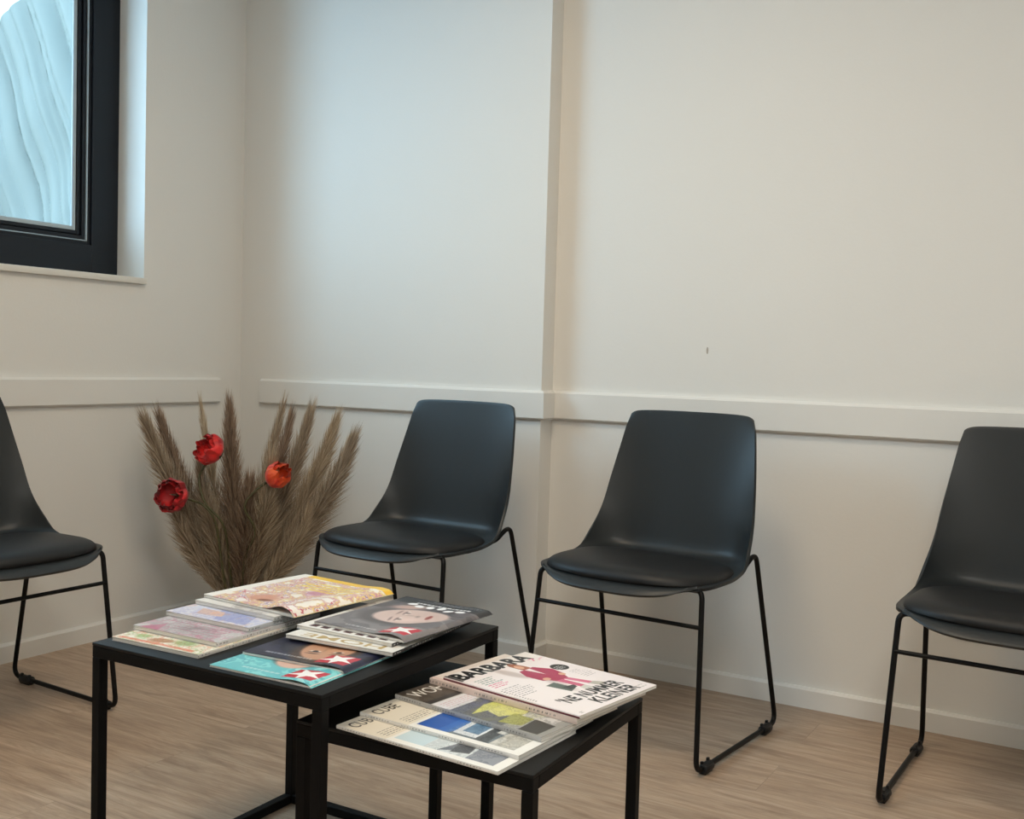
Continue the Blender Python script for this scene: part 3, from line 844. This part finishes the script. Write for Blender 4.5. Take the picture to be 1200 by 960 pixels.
# ------------------------------------------------------------------ pampas grass, poppies and vase
VX, VY = 0.475, -0.465
RV = Vector((0.8587, 0.5118, 0.0))   # across the arrangement, along the diagonal of the room corner
FW = Vector((-0.5118, 0.8587, 0.0))
def W(s, d, z): return Vector((VX, VY, 0))+RV*s+FW*d+Vector((0, 0, z))
def lathe(prof, n=48):
    mb = MB(); rows = [[(r*math.cos(2*PI*k/n), r*math.sin(2*PI*k/n), zz) for k in range(n)]+[(r, 0, zz)] for r, zz in prof]
    mb.grid(rows); bmesh.ops.remove_doubles(mb.bm, verts=mb.bm.verts[:], dist=1e-6); return mb
prof = [(0.001, 0), (0.062, 0), (0.072, 0.006), (0.088, 0.05), (0.094, 0.10), (0.086, 0.145), (0.066, 0.172), (0.058, 0.186), (0.062, 0.195), (0.057, 0.195), (0.053, 0.186), (0.060, 0.168), (0.080, 0.140), (0.086, 0.1), (0.08, 0.05), (0.06, 0.012), (0.001, 0.010)]
vase = lathe(prof).build('vase', M_vase); vase.location = (VX, VY, 0)
tag(vase, 'dark round vase on the floor holding the pampas grass, behind the tables', 'vase')

def plume_mat(name, c1, c2):
    m, nt, b = new_mat(name)
    a = nt.nodes.new('ShaderNodeAttribute'); a.attribute_name = 'tone'
    r = nt.nodes.new('ShaderNodeMix'); r.data_type = 'RGBA'
    r.inputs[6].default_value = rgba(c1); r.inputs[7].default_value = rgba(c2)
    nt.links.new(a.outputs['Fac'], r.inputs['Factor']); nt.links.new(r.outputs[2], b.inputs['Base Color'])
    b.inputs['Roughness'].default_value = 0.75; b.inputs['Specular IOR Level'].default_value = 0.2
    return m
M_pl = [plume_mat('pampas_taupe', (142, 123, 104), (212, 196, 172)), plume_mat('pampas_sand', (156, 136, 112), (222, 206, 180)), plume_mat('pampas_brown', (116, 94, 78), (186, 164, 142))]
M_pstem = simple('dry_stem', (120, 100, 70), 0.7)

def bez(p, n):
    out = []
    for k in range(n):
        t = k/(n-1)
        if len(p) == 3: out.append(p[0]*(1-t)**2+p[1]*2*t*(1-t)+p[2]*t*t)
        else: out.append(p[0]*(1-t)**3+p[1]*3*t*(1-t)**2+p[2]*3*t*t*(1-t)+p[3]*t**3)
    return out

def make_plume(label, tip, bend, start, wid, mat, n=900, seed=0, hl=0.10, group='pampas plumes in the floor vase', base=None):
    """tip = (across, depth, height); feathery from fraction start to the tip"""
    r = random.Random(seed)
    s, d, zt = tip
    root = empty('pampas_plume', (VX, VY, 0.02)); tag(root, label, 'dried grass', group)
    o = Vector((VX, VY, 0.02))
    b0 = base if base else (s*0.06, d*0.06)
    ctrl = [W(b0[0]*.5, b0[1]*.5, 0.035), W(s*0.16+bend*0.5, d*0.2, 0.20+zt*0.12), W(s*0.55+bend, d*0.6, zt*0.62), W(s, d, zt)]
    path = [p-o for p in bez(ctrl, 40)]
    st = MB().tube(path[:38], [0.0022*(1-0.6*i/37)+0.0004 for i in range(38)], 6).build('stem', M_pstem, root)
    verts = []; faces = []; tone = []
    for k in range(n):
        f = start+(1-start)*r.random()**0.9*0.985
        fi = f*39; i = min(38, int(fi)); p = path[i].lerp(path[i+1], fi-i); T = (path[min(39, i+2)]-path[max(0, i-1)]).normalized()
        g = (f-start)/(1-start)
        env = (min(1, g*2.6+0.16))*(1-0.82*(max(0, g-0.50)/0.50)**0.9)
        az = r.random()*2*PI
        side = T.cross(Vector((math.cos(az), math.sin(az), 0.13))).normalized()
        spread = (0.16+0.30*r.random())*env
        L = hl*(0.55+0.8*r.random())*(0.75+0.25*env)
        wd = wid*env*(0.5+0.9*r.random())
        dr = (T+side*(wd/L)).normalized()
        p1 = p+dr*L*0.5+side*wd*0.10; p2 = p+(T*0.9+side*(wd/L)*0.95).normalized()*L+Vector((0, 0, -0.006*r.random()))
        hw = 0.0007+0.0006*r.random()
        q = dr.cross(Vector((r.uniform(-1, 1), r.uniform(-1, 1), r.uniform(-1, 1)))).normalized()*hw
        b = len(verts)
        verts += [p-q, p+q, p1+q*0.9, p1-q*0.9, p2]
        faces += [(b, b+1, b+2, b+3), (b+3, b+2, b+4)]
        tv = r.random(); tone += [tv*0.45, tv*0.45, tv*0.75, tv*0.75, min(1, tv*1.0)]
    me = bpy.data.meshes.new('plume'); me.from_pydata([tuple(v) for v in verts], [], faces)
    at = me.attributes.new('tone', 'FLOAT', 'POINT'); at.data.foreach_set('value', tone)
    me.materials.append(mat)
    link(bpy.data.objects.new('plume', me), root)
    return root

PL = [
    ('tall taupe pampas plume leaning to the far left behind the red poppies', (-0.315, -.01, .755), -.035, 0.16, 0.074, 0, 1500, .11),
    ('dark pampas plume with split tip just right of the far left one', (-0.287, .05, .765), -.035, 0.16, 0.061, 2, 1400, .10),
    ('faint thin pampas wisp standing between left plumes and upright centre plume', (-.160, .09, .800), -.015, 0.28, 0.032, 1, 450, .10),
    ('upright brown pampas plume in the centre of the vase', (-0.035, -.02, .805), -.006, 0.16, 0.055, 2, 1700, .11),
    ('slender pampas plume arching right of centre with a thin bent tip', (0.125, .03, .805), -.01, 0.18, 0.043, 0, 900, .11),
    ('pampas plume right of centre with a pointed dark tip', (0.165, -.02, .780), .012, 0.18, 0.048, 2, 1200, .10),
    ('broad pampas plume behind the orange poppy on the right', (0.215, .04, .785), .03, 0.16, 0.058, 0, 1500, .11),
    ('pale pampas plume spreading to the right behind the others', (0.295, .07, .750), .055, 0.18, 0.062, 1, 1400, .12),
    ('far right pampas plume with loose wispy edge toward the chair', (0.365, -.01, .700), .075, 0.16, 0.065, 0, 1700, .12),
    ('short wispy pampas plume low on the right side', (0.235, -.07, .455), .06, 0.22, 0.048, 1, 700, .09),
    ('short pampas plume low on the left side', (-0.200, -.06, .490), -.055, 0.22, 0.043, 0, 700, .09),
    ('short dense pampas plume at the front centre above the vase mouth', (0.050, -.085, .560), .01, 0.18, 0.075, 2, 1500, .10),
    ('pale loose pampas plume filling the middle right front', (0.120, -.09, .640), .03, 0.18, 0.065, 1, 1300, .11),
    ('loose brown pampas plume between left and centre plumes', (-0.120, -.05, .600), -.02, 0.16, 0.062, 0, 1300, .10),
]
for i, (lab, tip, bend, start, wid, mi, n, hl) in enumerate(PL):
    make_plume(lab, tip, bend, start, wid, M_pl[mi], int(n*1.9), 100+i, hl)

def petal_mat(name, c1, c2):
    m, nt, b = new_mat(name)
    tc = nt.nodes.new('ShaderNodeTexCoord'); n = nt.nodes.new('ShaderNodeTexNoise'); n.inputs['Scale'].default_value = 28; n.inputs['Detail'].default_value = 3
    r = nt.nodes.new('ShaderNodeValToRGB'); r.color_ramp.elements[0].position = .35; r.color_ramp.elements[1].position = .65
    r.color_ramp.elements[0].color = rgba(c1); r.color_ramp.elements[1].color = rgba(c2)
    nt.links.new(tc.outputs['Object'], n.inputs['Vector']); nt.links.new(n.outputs['Fac'], r.inputs['Fac']); nt.links.new(r.outputs['Color'], b.inputs['Base Color'])
    b.inputs['Roughness'].default_value = 0.55; b.inputs['Sheen Weight'].default_value = 0.2
    return m
M_red = petal_mat('red_petal', (168, 14, 20), (226, 34, 30)); M_org = petal_mat('orange_red_petal', (206, 44, 18), (238, 96, 30))
M_dred = petal_mat('deep_red_petal', (130, 8, 20), (206, 20, 28))
M_green = simple('green_stem', (74, 72, 42), 0.6); M_leaf = simple('sepal_green', (54, 64, 36), 0.6)

def make_poppy(label, pos, facing, R_, mat, stem_ctrl, seed, tall=0.8, closed=0.7, leaf_dir=None):
    r = random.Random(seed)
    c = W(*pos); f = (RV*facing[0]+FW*facing[1]+Vector((0, 0, facing[2]))).normalized()
    root = empty('poppy', c); tag(root, label, 'flower', 'poppies among the pampas grass')
    ctrl = [W(*p)-c for p in stem_ctrl]+[-f*R_*0.55]
    path = []
    for k in range(len(ctrl)-1):   # Catmull-Rom
        p0 = ctrl[max(k-1, 0)]; p1 = ctrl[k]; p2 = ctrl[k+1]; p3 = ctrl[min(k+2, len(ctrl)-1)]
        for j in range(8):
            t = j/8; path.append(0.5*((2*p1)+(p2-p0)*t+(2*p0-5*p1+4*p2-p3)*t*t+(3*p1-p0-3*p2+p3)*t**3))
    path.append(ctrl[-1])
    MB().tube(path, 0.0036, 8).build('stem', M_green, root)
    q = f.to_track_quat('Z', 'Y')
    for k in range(9):
        inner = k >= 5
        n_in = 4 if inner else 5
        a0 = 2*PI*(k % 5)/n_in+(0.5 if inner else 0)+r.uniform(-.2, .2)
        RR = R_*(0.82 if inner else 1.0)*r.uniform(0.92, 1.06)
        mb = MB(); rows = []
        ph = [r.uniform(0, 6.28) for _ in range(4)]
        for i in range(15):
            t = i/14; row = []
            for j in range(17):
                s = (j/16-0.5)*2
                hw = 1.05*math.sin(min(1, t*1.25+0.05)*PI/2)*(0.95 if not inner else 0.85)
                th = a0+s*hw
                polar = t*PI*(0.72+(0.0 if not inner else 0.06))*closed*1.25
                rad = RR*(1-0.10*abs(s)**3*t)
                wr = 0.055*R_*t*(math.sin(7*s+ph[0]+3*t)+0.7*math.sin(13*s+ph[1])+0.6*math.sin(9*t*2+ph[2]+4*s))
                rr = rad*math.sin(polar)+wr; zz = -rad*tall*math.cos(polar)+wr*0.6+(0.16*R_*math.sin(5*s+ph[3]) if t > .85 else 0)*t
                row.append(q@Vector((rr*math.cos(th), rr*math.sin(th), zz)))
            rows.append(row)
        mb.grid(rows); mb.build('petal', mat, root)
    # two drooping sepals
    for k in range(2):
        mb = MB(); rows = []; ax = leaf_dir[k] if leaf_dir else 2.0*k
        for i in range(9):
            t = i/8; row = []
            for j in range(7):
                s = (j/6-0.5)*2; hw = 0.42*math.sin(t*PI)**0.7+0.02
                th = ax+s*hw*0.9
                rad = R_*1.04*math.sin(0.15+t*1.25); zz = -R_*tall*1.05*math.cos(0.15+t*1.25)
                row.append(q@Vector((rad*math.cos(th), rad*math.sin(th), zz)))
            rows.append(row)
        mb.grid(rows); mb.build('sepal', M_leaf, root)
    return root
make_poppy('bright red poppy with pointed left petal, highest of the three', (-.078, -.11, .688), (-.5, -.55, .42), .052, M_red,
           [(-.006, -.006, .04), (-.02, -.05, .30), (-.03, -.10, .44), (-.088, -.11, .515), (-.112, -.09, .60)], 1, .80, .74)
make_poppy('round deep red poppy at the left edge, lowest of the three', (-.195, -.12, .537), (-.25, -.9, .15), .055, M_dred,
           [(-.008, -.008, .04), (-.03, -.08, .26), (-.05, -.11, .44), (-.085, -.115, .50), (-.13, -.09, .515)], 2, .70, .72)
make_poppy('half closed orange red poppy on the right side', (.150, -.11, .610), (.60, -.45, .45), .043, M_org,
           [(.008, -.006, .04), (.03, -.06, .30), (.075, -.10, .42), (.045, -.12, .505), (.085, -.11, .565)], 3, .98, .78)

# ------------------------------------------------------------------ low wall plate
sp = MB().box(-0.086, 0.086, -0.011, 0, 0.0, 0.081, 0.003, 3).build('socket_plate', M_plate)
sp.location = (2.742, STEP_D, 0.279); tag(sp, 'white wall plate low on the wall behind the right-hand chair', 'wall plate')
for dx in (-0.043, 0.043):
    m = MB(); n = 28
    rows = [[(dx+r*math.cos(2*PI*k/n), yy, 0.0405+r*math.sin(2*PI*k/n)) for k in range(n+1)] for r, yy in ((.0295, -.0112), (.0280, -.0135), (.0215, -.0132), (.0205, -.0112))]
    m.grid(rows); bmesh.ops.remove_doubles(m.bm, verts=m.bm.verts[:], dist=1e-6); m.build('socket_ring', M_plate, sp)

# ------------------------------------------------------------------ light
wd = bpy.data.worlds.new('sky'); scene.world = wd; wd.use_nodes = True
nt = wd.node_tree; bg = nt.nodes['Background']; bg.inputs['Strength'].default_value = 3.3
tc = nt.nodes.new('ShaderNodeTexCoord'); sx = nt.nodes.new('ShaderNodeSeparateXYZ'); rm = nt.nodes.new('ShaderNodeValToRGB')
mr = nt.nodes.new('ShaderNodeMapRange'); mr.inputs['From Min'].default_value = -1; nt.links.new(tc.outputs['Generated'], sx.inputs[0]); nt.links.new(sx.outputs['Z'], mr.inputs['Value'])
nt.links.new(mr.outputs['Result'], rm.inputs['Fac']); nt.links.new(rm.outputs['Color'], bg.inputs['Color'])
e = rm.color_ramp.elements; e[0].position = 0.46; e[0].color = (0.22, 0.26, 0.26, 1); e[1].position = 0.54; e[1].color = (1.0, 1.22, 1.32, 1)
x = e.new(1.0); x.color = (0.80, 1.12, 1.36, 1)
def area(name, loc, rot, sx, sy, power, c, spread=PI):
    l = bpy.data.lights.new(name, 'AREA'); l.shape = 'RECTANGLE'; l.size = sx; l.size_y = sy; l.energy = power; l.color = c; l.spread = spread
    o = bpy.data.objects.new(name, l); o.location = loc; o.rotation_euler = rot; link(o); return o
area('window_daylight', (-0.70, -1.85, 1.80), (0, -PI/2, 0), 1.2, 1.25, 50, (0.40, 0.70, 1.0))
area('ceiling_light', (1.9, -1.5, RH-0.03), (0, 0, 0), 0.6, 0.6, 21, (1.0, 0.82, 0.60))
area('ceiling_light', (3.4, -2.9, RH-0.03), (0, 0, 0), 0.6, 0.6, 37, (1.0, 0.97, 0.90))

# ------------------------------------------------------------------ camera
cam = bpy.data.cameras.new('camera'); co = bpy.data.objects.new('camera', cam); link(co)
yaw, pitch, roll = -0.5371, -0.04411, 0.0283
f = Vector((math.sin(yaw)*math.cos(pitch), math.cos(yaw)*math.cos(pitch), math.sin(pitch)))
r = Vector((math.cos(yaw), -math.sin(yaw), 0)); u = r.cross(f)
r2 = r*math.cos(roll)+u*math.sin(roll); u2 = -r*math.sin(roll)+u*math.cos(roll)
co.matrix_world = Matrix(((r2.x, u2.x, -f.x, 3.08516), (r2.y, u2.y, -f.y, -3.07436), (r2.z, u2.z, -f.z, 1.0), (0, 0, 0, 1)))
cam.sensor_fit = 'HORIZONTAL'; cam.sensor_width = 36.0; cam.lens = 1248.68*36/1200; cam.clip_start = 0.05
scene.camera = co
vs = scene.view_settings
vs.view_transform = 'Standard'; vs.look = 'None'; vs.gamma = 1.0; vs.use_curve_mapping = False; vs.exposure = 0.0
